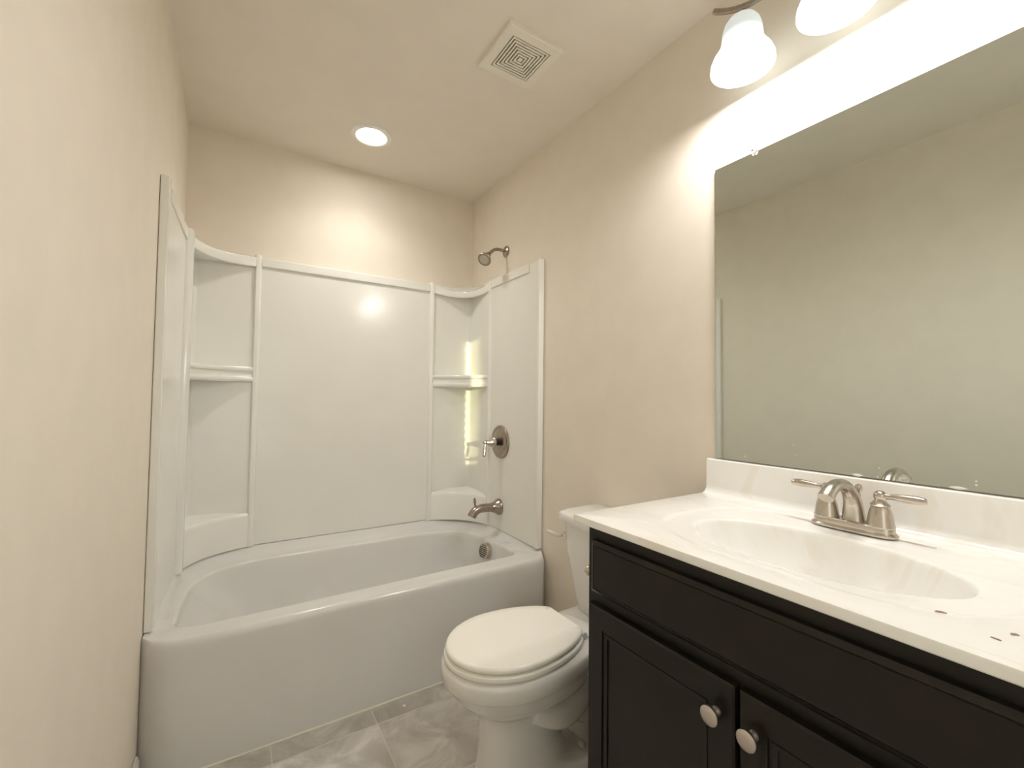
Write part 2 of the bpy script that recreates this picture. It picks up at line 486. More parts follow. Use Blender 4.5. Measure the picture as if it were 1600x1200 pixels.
        bk = [(1.405 - o, 1.985, z1), (1.392 - o, 2.06, z1), (1.357 - o * .8, 2.13 - o * .6, z1), (1.285 - o * .5, 2.198 - o * .9, z1), (1.14, 2.229 - o, z1), (0.9, 2.234 - o, z1), (0.6, 2.236 - o, z1), (0.40, 2.234 - o, z1), (0.285 + o * .5, 2.224 - o * .9, z1), (0.195 + o * .7, 2.187 - o * .7, z1), (0.125 + o, 2.115 - o * .5, z1), (0.088 + o, 2.02, z1)]
        lf = [(0.088 + o, 2.02, z1), (0.074 + o, 1.87, z1), (0.072 + o, 1.70, zs_)]
        return loop(fr, rg, bk, lf)
    fa = basin(-0.010, 0.4066, ze, 0.3985)
    f0 = basin(-0.004, 0.4062, ze - 0.0003, 0.398)
    f1 = basin(0.0, 0.4045, ze - 0.002, 0.396)
    f2 = basin(0.003, 0.400, ze - 0.006, 0.391)
    f3 = basin(0.0055, 0.390, ze - 0.016, 0.381)
    f4 = basin(0.010, 0.370, ze - 0.036, 0.361)
    def low(x0, x1, y0, y1, r, z):
        c = [(x0, y0 + r, z), (x0 + r * .29, y0 + r * .29, z), (x0 + r, y0, z)]
        fr = c + [(x0 + 0.3 * (x1 - x0), y0, z), (x0 + 0.7 * (x1 - x0), y0, z)] + [(x1 - r, y0, z), (x1 - r * .29, y0 + r * .29, z), (x1, y0 + r, z)]
        bk = [(x1, y1 - r, z), (x1 - r * .29, y1 - r * .29, z), (x1 - r, y1, z), (x1 - 0.35 * (x1 - x0), y1, z), (x0 + 0.35 * (x1 - x0), y1, z), (x0 + r, y1, z), (x0 + r * .29, y1 - r * .29, z), (x0, y1 - r, z)]
        return loop(fr, [(x1, y0 + r, z), (x1, y1 - r, z)], bk, [(x0, y1 - r, z), (x0, y0 + r, z)])
    g = low(0.20, 1.385, 1.655, 2.205, 0.14, 0.24)
    h = low(0.28, 1.365, 1.68, 2.18, 0.13, 0.12)
    i1 = low(0.33, 1.335, 1.71, 2.15, 0.12, 0.085)
    i2 = low(0.40, 1.28, 1.76, 2.10, 0.10, 0.075)
    m = MB()
    m.loft([a, a2, b, b2, c, c2, d, d2, e, fa, f0, f1, f2, f3, f4, g, h, i1, i2], cap0=True, cap1=True)
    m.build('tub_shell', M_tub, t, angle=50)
    # caulk bead along the floor
    cb = [Vector((x, y - 0.001, 0.0)) for x, y in ap]
    MB().tube([p + Vector((0, -0.001, 0.002)) for p in cb], 0.0035, 8, 3).build('caulk_bead', M_caulk, t)
    # overflow cover on the end wall
    cx, cy, cz = 1.398, 1.935, 0.333
    M = axis_matrix((cx, cy, cz), (-1, -0.12, 0.22))
    ov = MB().lathe([(0.042, -0.012), (0.042, 0.024), (0.0405, 0.028), (0.037, 0.030), (0.001, 0.030)], M, 40).build('overflow_cover', M_nickel, t, angle=30)
    gr = MB()
    n = (M.to_3x3() @ Vector((0, 0, 1))).normalized()
    u = n.cross(Vector((0, 0, 1))).normalized()
    w = u.cross(n)
    c0 = M @ Vector((0, 0, 0.030))
    for k in range(-3, 4):
        hw = math.sqrt(max(0.034 ** 2 - (k * 0.0095) ** 2, 0))
        gr.loft([[c0 + u * s * hw + w * (k * 0.0095 + a * 0.0022) + n * b for a, b in ((-1, -.002), (1, -.002), (1, .0008), (-1, .0008))] for s in (-1, 1)])
    gr.build('grille', M_darkmetal, None).parent = ov
    return t
tub = build_tub()

# ------------------------------------------------------------------ shower surround
SUR = thing('shower_surround', (0.76, 2.38, 0.414), 'white three-wall shower surround with built-in corner shelves above the bathtub', 'shower wall')
ZB, ZT = 0.4145, 1.852
XR, XL, YB = 1.502, 0.030, 2.384
AR = ((1.235, 2.374), (1.492, 2.122))          # right corner: back rib, side rib
AL = ((0.305, 2.374), (0.042, 2.150))
def build_back():
    o = MB().box(0.305, 1.235, YB, D - 0.001, ZB, ZT).box(0.318, 1.222, YB - 0.009, YB + 0.002, 1.806, ZT).build('back_panel', M_acryl, SUR, bevel=0.004)
build_back()
def rib_profile(c, w, p):
    """half-round raised profile: points along the width, protrusion"""
    return [(c - w / 2, 0), (c - w / 2 + 0.003, p * .55), (c - w / 4, p * .92), (c, p), (c + w / 4, p * .92), (c + w / 2 - 0.003, p * .55), (c + w / 2, 0)]
def add_rib_back(x):
    pr = rib_profile(x, 0.034, 0.020)
    lo = [[(a, YB + 0.004 - b, z) for a, b in pr] + [(x + 0.017, D - 0.001, z), (x - 0.017, D - 0.001, z)] for z in (ZB - 0.001, 1.855)]
    top = [(x + (a - x) * 0.8, YB + 0.004 - b * 0.75, 1.864) for a, b in pr] + [(x + 0.014, D - 0.001, 1.864), (x - 0.014, D - 0.001, 1.864)]
    return MB().loft(lo + [top]).build('edge_rib', M_acryl, SUR, angle=30)
def add_rib_side(y, side):
    pr = rib_profile(y, 0.034, 0.016) if side > 0 else rib_profile(y, 0.044, 0.030)
    if side > 0:
        f = lambda b: XR + 0.004 - b
        w = W - 0.001
    else:
        f = lambda b: XL - 0.002 + b
        w = 0.001
    lo = [[(f(b), a, z) for a, b in pr] + [(w, y + 0.017, z), (w, y - 0.017, z)] for z in (ZB - 0.001, 1.855)]
    top = [(f(b * 0.75), y + (a - y) * 0.8, 1.864) for a, b in pr] + [(w, y + 0.014, 1.864), (w, y - 0.014, 1.864)]
    return MB().loft(lo + [top]).build('edge_rib', M_acryl, SUR, angle=30)
add_rib_back(1.235); add_rib_back(0.305)
add_rib_side(2.122, 1); add_rib_side(2.150, -1)
# side panels, with a raised band at the top and a raised flange at the front edge
MB().box(XR, W - 0.001, 1.622, 2.122, ZB, 1.860).box(XR - 0.008, XR + 0.002, 1.715, 2.11, 1.812, 1.860) \
    .box(XR - 0.010, W - 0.001, 1.611, 1.638, ZB + 0.004, 1.861).build('side_panel', M_acryl, SUR, bevel=0.004, seg=3)
def left_side():
    m = MB()
    def slab(y0, y1, xa, xb, z0, z1):
        m.loft([[(0.001, y0, z), (xa, y0, z), (xb, y1, z), (0.001, y1, z)] for z in (z0, z1)])
    slab(1.622, 2.15, 0.016, XL, ZB, 1.860)
    slab(1.715, 2.14, 0.024, XL + 0.007, 1.812, 1.860)
    slab(1.611, 1.640, 0.026, 0.026, ZB + 0.004, 1.861)
    m.build('side_panel', M_acryl, SUR, bevel=0.004, seg=3)
left_side()
def corner_unit(A, B, C, SC2, DR):
    """A: end of the arc at the back rib, B: end at the side rib, C: inner corner of the niche"""
    A, B, C = Vector(A), Vector(B), Vector(C)
    n = (C - (A + B) / 2).normalized()
    NA = 24
    def arc(sag, off, za, droop=0.0, zc=None):
        mid = (A + B) / 2 + n * (2 * sag)
        out = []
        for k in range(NA + 1):
            t = k / NA
            p = A * (1 - t) ** 2 + mid * 2 * t * (1 - t) + B * t * t - n * off
            out.append((p.x, p.y, za - droop * 4 * t * (1 - t)))
        cc = C + n * 0.004
        # close along the two walls behind the front edge
        pB = B + (C - B) * 0.5; pA = A + (C - A) * 0.5
        zc = za if zc is None else zc
        return out + [(pB.x + (0.004 if C.x > .7 else -0.004), pB.y, zc), (cc.x, cc.y, zc), (pA.x, pA.y + 0.004, zc)]
    # the two walls of the niche
    wl = MB()
    s = 1 if C.x > 0.7 else -1
    wx = W - 0.001 if s > 0 else 0.001
    prof = []
    r = 0.024
    prof = [(A.x, C.y)] + [(C.x - s * r + s * r * math.sin(a), C.y - r + r * math.cos(a)) for a in [PI / 2 * k / 6 for k in range(7)]] + [(C.x + (0.0 if s > 0 else -0.0), B.y)]
    back = [(wx, B.y), (wx, D - 0.001), (A.x, D - 0.001)]
    wl.loft([[(x, y, z) for x, y in prof + back] for z in (ZB, 1.845)])
    unit = wl.build('corner_column', M_acryl, SUR, angle=25)
    def sub(name, loops):
        o = MB().loft(loops).build(name, M_acryl, None, angle=32)
        o.parent = unit
        o.matrix_parent_inverse = Matrix.Translation(-SUR.location) if False else Matrix()
        return o
    SG = 0.055
    sub('base_ledge', [arc(SG, 0.0, ZB), arc(SG, 0.0, 0.560), arc(SG, -0.003, 0.573, zc=0.580), arc(SG, -0.009, 0.579, zc=0.592)])
    sub('shelf', [arc(SG, -0.012, 1.222), arc(SG, -0.003, 1.224), arc(SG, 0.001, 1.230), arc(SG, 0.002, 1.237), arc(SG, 0.0, 1.244), arc(SG, -0.004, 1.247), arc(SG, -0.006, 1.250),
                  arc(SG, -0.006, 1.272), arc(SG, -0.004, 1.275), arc(SG, 0.0, 1.277), arc(SG, 0.002, 1.284), arc(SG, 0.001, 1.291), arc(SG, -0.003, 1.296), arc(SG, -0.012, 1.298)])
    sub('top_cap', [arc(SC2, -0.006, 1.800, DR * .6), arc(SC2, 0.0, 1.803, DR * .6), arc(SC2, 0.002, 1.812, DR * .7), arc(SC2, 0.002, 1.842, DR * .95), arc(SC2, 0.0, 1.850, DR), arc(SC2, -0.008, 1.853, DR)])
corner_unit(AR[0], AR[1], (1.499, 2.384), 0.080, 0.034)
corner_unit(AL[0], AL[1], (0.036, 2.384), 0.055, 0.012)

# ------------------------------------------------------------------ shower fittings
def build_shower():
    t = thing('wall_shower', (1.523, 1.985, 2.003), 'small brushed nickel shower head on a bent arm, high on the wall', 'shower head')
    MB().lathe([(0.033, 0.0), (0.033, 0.003), (0.029, 0.007), (0.020, 0.010), (0.012, 0.015)], axis_matrix((1.523, 1.985, 2.003), (-1, 0, 0)), 36).build('wall_flange', M_bronze, t)
    MB().tube([(1.522, 1.985, 2.003), (1.478, 1.985, 2.006), (1.447, 1.984, 2.000), (1.424, 1.982, 1.983), (1.398, 1.979, 1.958)], 0.0092, 18).build('shower_arm', M_bronze, t)
    d = Vector((-0.62, -0.40, -0.67))
    M = axis_matrix((1.404, 1.980, 1.964), d)
    hd = MB().lathe([(0.010, 0.0), (0.014, 0.002), (0.0165, 0.008), (0.0165, 0.020), (0.0185, 0.022), (0.019, 0.030), (0.020, 0.036), (0.026, 0.047), (0.034, 0.055), (0.038, 0.060), (0.0385, 0.066), (0.036, 0.069), (0.029, 0.0695), (0.028, 0.0675), (0.001, 0.0675)], M, 44).build('spray_head', M_bronze, t)
    fc = MB().lathe([(0.0275, 0.0672), (0.0275, 0.0690), (0.0255, 0.0696), (0.023, 0.0680), (0.019, 0.0680), (0.0175, 0.0694), (0.0155, 0.0694), (0.014, 0.0680), (0.009, 0.0680), (0.0075, 0.0694), (0.001, 0.0697)], M, 40).build('spray_face', M_spray, None)
    fc.parent = hd
    return t
build_shower()

def build_valve():
    y, z = 1.985, 0.911
    t = thing('shower_valve', (XR, y, z), 'round brushed nickel shower valve with a small drop lever on the white side wall', 'tap')
    M = axis_matrix((XR, y, z), (-1, 0, 0))
    MB().lathe([(0.094, 0.0), (0.094, 0.004), (0.091, 0.009), (0.085, 0.0115), (0.079, 0.0105), (0.074, 0.009), (0.060, 0.013), (0.040, 0.016), (0.024, 0.0175), (0.001, 0.018)], M, 56).build('escutcheon', M_bronze, t, angle=30)
    MB().lathe([(0.019, 0.012), (0.019, 0.045)], M, 28).build('sleeve', M_darkmetal, t)
    h = MB().lathe([(0.026, 0.040), (0.031, 0.043), (0.031, 0.050), (0.027, 0.054), (0.024, 0.066), (0.017, 0.080), (0.0115, 0.089), (0.0105, 0.096)], M, 32).ball((XR - 0.101, y, z + 0.002), 0.0125).build('handle', M_nickel, t)
    lv = MB().tube([(XR - 0.101, y, z), (XR - 0.102, y - 0.001, z - 0.018), (XR - 0.105, y - 0.003, z - 0.045), (XR - 0.108, y - 0.004, z - 0.070), (XR - 0.110, y - 0.005, z - 0.078)], [0.006, 0.0062, 0.0092, 0.0088, 0.004], 18).build('lever', M_nickel, None)
    lv.parent = h
    return t
build_valve()

def build_spout():
    y, z = 1.995, 0.545
    t = thing('tub_spout', (XR, y, z), 'brushed nickel tub spout with a pull-up diverter, below the shower valve', 'tap')
    M = axis_matrix((XR, y, z), (-1, 0, 0))
    MB().lathe([(0.046, 0.0), (0.046, 0.006), (0.043, 0.012), (0.036, 0.022), (0.029, 0.036), (0.025, 0.050)], M, 40).build('wall_flange', M_bronze, t)
    MB().tube([(1.462, y, z), (1.42, y, z + 0.003), (1.385, y, z + 0.003), (1.358, y, z - 0.004), (1.340, y, z - 0.018), (1.330, y, z - 0.036)], [0.0245, 0.0235, 0.0232, 0.0235, 0.0240, 0.0245], 24).build('spout_body', M_bronze, t)
    MB().lathe([(0.0055, 0.0), (0.0055, 0.030), (0.0088, 0.033), (0.0092, 0.039), (0.0072, 0.043), (0.0045, 0.045), (0.0072, 0.050), (0.001, 0.056)], axis_matrix((1.352, y, z + 0.010), (-0.12, 0, 1)), 16).build('diverter_knob', M_bronze, t)
    return t
build_spout()

# ------------------------------------------------------------------ toilet
def build_toilet():
    CY = 1.012
    t = thing('toilet', (1.1, CY, 0), 'white two-piece toilet with closed lid between the bathtub and the vanity', 'toilet')
    N = 64
    def egg(xf, xb, hw, z, xm=None, pw=2.0, pb=2.0):
        """egg outline: tip at xf (towards -x), back at xb, widest at xm"""
        xm = xf + (xb - xf) * 0.46 if xm is None else xm
        out = []
        for k in range(N):
            a = 2 * PI * k / N
            ca, sa = math.cos(a), math.sin(a)
            p = pb if ca > 0 else pw
            ex = (abs(ca) ** (2 / p)) * (1 if ca > 0 else -1)
            ey = (abs(sa) ** (2 / p)) * (1 if sa > 0 else -1)
            out.append((xm + (xb - xm if ca > 0 else xm - xf) * ex, CY + hw * ey, z))
        return out
    m = MB()
    m.loft([egg(0.852, 1.34, 0.112, 0.0, 1.12, 2.6, 3), egg(0.852, 1.34, 0.112, 0.020, 1.12, 2.6, 3), egg(0.858, 1.30, 0.106, 0.028, 1.10, 2.6, 3),
            egg(0.864, 1.16, 0.098, 0.06, 1.02, 2.5, 2.4), egg(0.870, 1.13, 0.089, 0.12, 1.0, 2.5, 2.4), egg(0.868, 1.13, 0.087, 0.19, 1.0, 2.5, 2.4), egg(0.864, 1.15, 0.090, 0.222, 1.0, 2.4, 2.5),
            egg(0.850, 1.23, 0.104, 0.236, 1.01, 2.3, 2.6), egg(0.826, 1.24, 0.124, 0.253, 1.0, 2.2, 2.5), egg(0.798, 1.25, 0.145, 0.275, 0.98, 2.1, 2.4), egg(0.775, 1.27, 0.160, 0.300, 0.97, 2.05, 2.4), egg(0.762, 1.28, 0.168, 0.325, 0.965, 2.05, 2.4),
            egg(0.756, 1.28, 0.1715, 0.330, 0.965, 2.05, 2.4), egg(0.748, 1.28, 0.177, 0.338, 0.965, 2.05, 2.4), egg(0.746, 1.28, 0.178, 0.368, 0.965, 2.05, 2.4), egg(0.749, 1.28, 0.175, 0.380, 0.965, 2.05, 2.4), egg(0.760, 1.27, 0.166, 0.385, 0.965, 2.05, 2.4)])
    # deck behind the seat that carries the tank
    def rr(x0, x1, hw, r, z):
        return [(x, y, z) for x, y in rrect(x0, x1, CY - hw, CY + hw, r)]
    m.loft([rr(1.16, 1.46, 0.085, 0.05, 0.20), rr(1.14, 1.48, 0.105, 0.05, 0.26), rr(1.12, 1.495, 0.150, 0.06, 0.315), rr(1.10, 1.50, 0.158, 0.06, 0.335), rr(1.10, 1.50, 0.158, 0.06, 0.350), rr(1.11, 1.49, 0.150, 0.055, 0.357)])
    # back pedestal
    m.loft([rr(1.16, 1.42, 0.105, 0.05, 0.0), rr(1.16, 1.42, 0.105, 0.05, 0.022), rr(1.175, 1.405, 0.092, 0.05, 0.030), rr(1.20, 1.40, 0.045, 0.035, 0.050), rr(1.21, 1.40, 0.040, 0.03, 0.12), rr(1.17, 1.44, 0.055, 0.04, 0.22)])
    # trapway bulges on both flanks
    for s in (-1, 1):
        m.tube([(1.00, CY + s * 0.070, 0.225), (1.09, CY + s * 0.083, 0.195), (1.16, CY + s * 0.078, 0.215), (1.22, CY + s * 0.060, 0.275), (1.27, CY + s * 0.05, 0.30)], [0.035, 0.045, 0.045, 0.04, 0.03], 18)
        m.tube([(1.04, CY + s * 0.040, 0.13), (1.15, CY + s * 0.034, 0.150), (1.24, CY + s * 0.024, 0.11), (1.31, CY + s * 0.020, 0.05)], [0.030, 0.034, 0.034, 0.030], 18)
    m.build('bowl', M_porc, t, angle=55)
    # seat and lid
    def lidline(o, z, back=1.176):
        pts = []
        c, a, b, rb = 0.955, 0.197 + o, 0.164 + o, 0.268 + o
        half = []
        n = 30
        for k in range(n + 1):
            an = PI / 2 * k / n
            half.append((c - a * math.cos(an), b * math.sin(an)))
        for k in range(1, 15):
            x = c + (back - 0.012 - c) * k / 14
            half.append((x, b * math.sqrt(max(1 - ((x - c) / rb) ** 2, 0))))
        yb = half[-1][1]
        half += [(back - 0.007, yb - 0.004), (back - 0.002, yb - 0.010), (back, yb - 0.020), (back, yb * 0.4)]
        return [(x, CY + y, z) for x, y in half] + [(x, CY - y, z) for x, y in reversed(half[1:])]
    MB().loft([lidline(-0.004, 0.386), lidline(0.003, 0.389), lidline(0.006, 0.395), lidline(0.004, 0.402), lidline(-0.003, 0.405)]).build('seat', M_seat, t, angle=50)
    MB().loft([lidline(-0.012, 0.4085), lidline(-0.004, 0.4095), lidline(0.0, 0.414), lidline(0.0, 0.420), lidline(-0.003, 0.425), lidline(-0.009, 0.4275)] + [[(0.97 + (x - 0.97) * q, CY + (y - CY) * q, z) for x, y, _ in lidline(-0.009, 0)] for q, z in ((0.85, 0.4295), (0.6, 0.4312), (0.3, 0.4320))]).build('seat_lid', M_seat, t, angle=50)
    for s in (-1, 1):
        y = CY + s * 0.070
        MB().lathe([(0.011, -0.018), (0.012, -0.014), (0.012, 0.014), (0.011, 0.018)], axis_matrix((1.190, y, 0.398), (0, 1, 0)), 18).box(1.180, 1.215, y - 0.013, y + 0.013, 0.355, 0.392).build('hinge', M_porc, t, bevel=0.002)
    # tank and its lid
    def tk(x0, x1, hw, z, bow=0.02):
        out = []
        nf = 24
        for k in range(nf + 1):
            u = -1 + 2 * k / nf
            e = max(abs(u) - 0.80, 0) / 0.20
            x = x0 + bow * u * u + 0.030 * (1 - math.sqrt(max(1 - e * e, 0)))
            out.append((x, CY - u * hw, z))
        out += [(x1 - 0.015, CY - hw, z), (x1 - 0.004, CY - hw + 0.004, z), (x1, CY - hw + 0.015, z), (x1, CY + hw - 0.015, z), (x1 - 0.004, CY + hw - 0.004, z), (x1 - 0.015, CY + hw, z)]
        return out
    MB().loft([tk(1.345, 1.48, 0.138, 0.354), tk(1.335, 1.485, 0.148, 0.360), tk(1.327, 1.49, 0.156, 0.40), tk(1.306, 1.50, 0.190, 0.58), tk(1.300, 1.502, 0.200, 0.688)]).build('tank', M_porc, t, angle=50)
    MB().loft([tk(1.296, 1.504, 0.201, 0.686), tk(1.284, 1.512, 0.212, 0.690), tk(1.282, 1.513, 0.214, 0.700), tk(1.283, 1.513, 0.213, 0.714), tk(1.289, 1.510, 0.208, 0.721), tk(1.303, 1.503, 0.196, 0.724)]).build('tank_lid', M_porc, t, angle=50)
    # trip lever at the far front corner of the tank
    y = CY + 0.182
    tl = MB().lathe([(0.017, 0.0), (0.0165, 0.004), (0.012, 0.007), (0.006, 0.010), (0.006, 0.020)], axis_matrix((1.324, y, 0.625), (-0.80, 0.6, 0)), 20).build('trip_lever', M_chrome, t)
    tl['label'] = 'chrome lever boss with a white handle'
    hn = MB().tube([(1.311, y + 0.008, 0.625), (1.300, y + 0.020, 0.627), (1.291, y + 0.040, 0.631), (1.284, y + 0.060, 0.634)], [0.0065, 0.0062, 0.0058, 0.004], 14, flat=(0.7, 1.3)).build('handle', M_porc, None)
    hn.parent = tl
    hn['label'] = 'white lever handle'
    for s in (-1, 1):
        MB().lathe([(0.015, 0.0), (0.015, 0.010), (0.0135, 0.018), (0.009, 0.024), (0.001, 0.026)], Matrix.Translation((1.195, CY + s * 0.068, 0.026)), 20).build('bolt_cap', M_porc, t)
    return t
build_toilet()

# ------------------------------------------------------------------ vanity
YV = 0.283
VY0, VY1 = YV - 0.389, 0.673
HC = 0.8687
def panel_rings(m, y0, y1, z0, z1, prof, xb):
    """rectangular panel facing -x: prof is (inset, x) from the outer edge to the middle; xb is its back"""
    loops = [[(xb, y0, z0), (xb, y1, z0), (xb, y1, z1), (xb, y0, z1)]]
    for i, x in prof:
        loops.append([(x, y0 + i, z0 + i), (x, y1 - i, z0 + i), (x, y1 - i, z1 - i), (x, y0 + i, z1 - i)])
    m.loft(loops)
    return m
def build_cabinet():
    t = thing('vanity_cabinet', (1.25, YV, 0), 'dark espresso vanity cabinet with two doors under the cream sink top', 'cabinet')
    MB().box(0.976, W - 0.003, VY0, VY1, 0.10, 0.720).box(0.976, 0.994, VY0, VY1, 0.720, HC - 0.019).box(0.994, W - 0.003, VY1 - 0.018, VY1, 0.720, HC - 0.019) \
        .box(0.994, W - 0.003, VY0, VY0 + 0.018, 0.720, HC - 0.019).box(1.05, W - 0.003, VY0 + 0.003, VY1 - 0.003, 0.0, 0.10).build('carcass', M_cab, t, bevel=0.0015)
    dp = [(0.0, 0.968), (0.0008, 0.963), (0.009, 0.957), (0.011, 0.9585), (0.013, 0.957)]
    m = panel_rings(MB(), VY0 + 0.022, VY1 - 0.023, 0.694, 0.818, [(0.0, 0.968), (0.0008, 0.9635), (0.010, 0.957), (0.0115, 0.959), (0.0135, 0.957)], 0.9765)
    m.build('drawer_front', M_cab, t, angle=12)
    door_prof = [(0.0, 0.968), (0.0008, 0.9605), (0.004, 0.957), (0.048, 0.957), (0.0485, 0.9605), (0.053, 0.9605), (0.0535, 0.959), (0.062, 0.960), (0.0625, 0.963), (0.066, 0.963)]
    for (a, b, ky) in ((YV + 0.0035, VY1 - 0.018, 0.3195), (VY0 + 0.010, YV - 0.0035, 0.2535)):
        d = panel_rings(MB(), a, b, 0.115, 0.667, door_prof, 0.9765).build('door', M_cab, t, angle=12)
        k = MB().lathe([(0.009, 0.0), (0.0088, 0.004), (0.0068, 0.007), (0.0068, 0.013), (0.011, 0.016), (0.0163, 0.0185), (0.0172, 0.021), (0.0165, 0.0235), (0.0125, 0.0262), (0.006, 0.0277), (0.001, 0.028)], axis_matrix((0.957, ky, 0.607), (-1, 0, 0)), 36).build('knob', M_knob, None)
        k.parent = d
        k['label'] = 'satin nickel mushroom knob'
    return t
build_cabinet()

SKX, SKY, SKA, SKB = 1.196, 0.2756, 0.1445, 0.235      # bowl: centre, half sizes along x and y
def build_top():
    X0, X1, Y0, Y1 = 0.9495, 1.5215, YV - 0.421, 0.7028
    t = thing('sink_counter', (1.23, YV, HC), 'cream cultured marble countertop with a moulded oval basin', 'countertop')
    ang = set(2 * PI * k / 112 for k in range(112))
    corners = [(X0, Y0), (X1, Y0), (X1, Y1), (X0, Y1)]
    ca = [math.atan2((y - SKY), (x - SKX)) % (2 * PI) for x, y in corners]
    ang = sorted(list(ang) + ca)
    def rect(i, z):
        out = []
        for a in ang:
            c, s = math.cos(a), math.sin(a)
            tx = ((X1 - i if c > 0 else X0 + i) - SKX) / c if abs(c) > 1e-9 else 1e9
            ty = ((Y1 - i if s > 0 else Y0 + i) - SKY) / s if abs(s) > 1e-9 else 1e9
            k = min(tx, ty)
            out.append((SKX + c * k, SKY + s * k, z))
        return out
    def oval(ax, by, z, cx=SKX, cy=SKY):
        out = []
        for a in ang:
            c, s = math.cos(a), math.sin(a)
            k = 1 / math.sqrt((c / ax) ** 2 + (s / by) ** 2)
            out.append((cx + c * k, cy + s * k, z))
        return out
    A, B = SKA, SKB
    def ridge(o, z):
        out = []
        for a in ang:
            c, s = math.cos(a), math.sin(a)
            k = (abs(c / (0.222 + o)) ** 2.8 + abs(s / (0.297 + o)) ** 2.8) ** (-1 / 2.8)
            out.append((SKX + 0.036 + c * k, SKY + s * k, z))
        return out
    m = MB()
    # the slab, its raised drip oval and the bowl
    loops = [rect(0.03, HC - 0.0185), rect(0.002, HC - 0.0185), rect(0.0, HC - 0.0165), rect(0.0, HC - 0.004), rect(0.0015, HC - 0.001), rect(0.005, HC),
             ridge(0.008, HC), ridge(0.003, HC - 0.0006), ridge(-0.004, HC - 0.0026), ridge(-0.010, HC - 0.0032),
             oval(A + 0.014, B + 0.014, HC - 0.0042), oval(A + 0.006, B + 0.006, HC - 0.0045), oval(A + 0.002, B + 0.002, HC - 0.0058), oval(A - 0.0005, B - 0.0005, HC - 0.0095), oval(A - 0.002, B - 0.002, HC - 0.015),
             oval(A * 0.965, B * 0.97, HC - 0.030), oval(A * 0.915, B * 0.93, HC - 0.060), oval(A * 0.83, B * 0.86, HC - 0.090), oval(A * 0.68, B * 0.73, HC - 0.115), oval(A * 0.45, B * 0.5, HC - 0.129), oval(A * 0.2, B * 0.2, HC - 0.134), oval(0.022, 0.022, HC - 0.135)]
    m.loft(loops, cap0=False, cap1=True)
    m.build('countertop_slab', M_marble, t, angle=40)
    # backsplash with a cove at its foot
    pr = [(1.5215, HC - 0.002), (1.4795, HC - 0.002)]
    for k in range(9):
        a = PI / 2 * k / 8
        pr.append((1.480 + 0.0215 * math.sin(a), HC + 0.0212 - 0.0215 * math.cos(a)))
    pr += [(1.5025, 0.966), (1.5035, 0.9712), (1.507, 0.9735), (1.5215, 0.9735)]
    MB().loft([[(x, y, z) for x, z in pr] for y in (Y0, Y0 + 0.0005, Y1 - 0.0005, Y1)]).build('backsplash', M_marble, t, angle=35)
    MB().lathe([(0.024, 0.0), (0.024, 0.002), (0.020, 0.0035), (0.014, 0.0015), (0.001, 0.0015)], Matrix.Translation((SKX, SKY, HC - 0.1352)), 28).build('drain', M_nickel, t)
    return t
build_top()

def build_faucet():
    X, Y, Z = 1.421, 0.281, HC
    t = thing('faucet', (X, Y, Z), 'brushed nickel two-handle arched faucet on the sink top', 'faucet')
    def stad(hx, hy, z):
        """rounded base outline"""
        out = []
        for k in range(48):
            a = 2 * PI * k / 48
            c, s = math.cos(a), math.sin(a)
            out.append((X + hx * math.copysign(abs(c) ** 0.8, c), Y + hy * math.copysign(abs(s) ** 0.55, s), z))
        return out
    zb = Z - 0.0005
    MB().loft([stad(0.030, 0.082, zb), stad(0.0302, 0.0822, zb + 0.004), stad(0.0285, 0.0795, zb + 0.007), stad(0.0265, 0.077, zb + 0.009), stad(0.0262, 0.0765, zb + 0.018), stad(0.0255, 0.0755, zb + 0.020), stad(0.023, 0.072, zb + 0.0215)]).build('base_plate', M_nickel, t, angle=30)
    # arched spout, broad at the foot
    MB().tube([(X + 0.006, Y, Z + 0.015), (X + 0.006, Y, Z + 0.034), (X + 0.001, Y, Z + 0.062), (X - 0.016, Y, Z + 0.086), (X - 0.043, Y, Z + 0.103), (X - 0.076, Y, Z + 0.1075), (X - 0.106, Y, Z + 0.101), (X - 0.127, Y, Z + 0.089), (X - 0.1325, Y, Z + 0.0845)],
              [0.0240, 0.0215, 0.0180, 0.0152, 0.0138, 0.0136, 0.0142, 0.0150, 0.0150], 26, flat=(1.0, 0.92)).build('spout', M_nickel, t)
    # lift rod behind the spout
    MB().tube([(X + 0.034, Y, Z + 0.016), (X + 0.034, Y, Z + 0.078)], 0.0028, 10).lathe([(0.003, 0.070), (0.0055, 0.072), (0.0035, 0.076), (0.0035, 0.080), (0.0068, 0.085), (0.0078, 0.091), (0.006, 0.097), (0.001, 0.099)], Matrix.Translation((X + 0.034, Y, Z)), 18).build('lift_rod', M_nickel, t)
    for s in (-1, 1):
        y = Y + s * 0.0515
        h = MB().lathe([(0.0255, 0.018), (0.026, 0.021), (0.0245, 0.025), (0.0235, 0.032), (0.0215, 0.045), (0.0180, 0.058), (0.0155, 0.0625), (0.0178, 0.064), (0.0182, 0.066), (0.0160, 0.068), (0.0125, 0.0725), (0.0095, 0.077)], Matrix.Translation((X, y, Z)), 32).ball((X, y, Z + 0.0845), 0.0122).build('handle', M_nickel, t, angle=30)
        lv = MB().tube([(X, y + s * 0.006, Z + 0.0850), (X, y + s * 0.020, Z + 0.0860), (X, y + s * 0.036, Z + 0.0865), (X, y + s * 0.056, Z + 0.0868), (X, y + s * 0.068, Z + 0.0868), (X, y + s * 0.075, Z + 0.0866), (X, y + s * 0.0775, Z + 0.0866)], [0.0062, 0.0060, 0.0078, 0.0092, 0.0085, 0.0068, 0.0030], 20).build('lever', M_nickel, None)
        lv.parent = h
    return t
build_faucet()

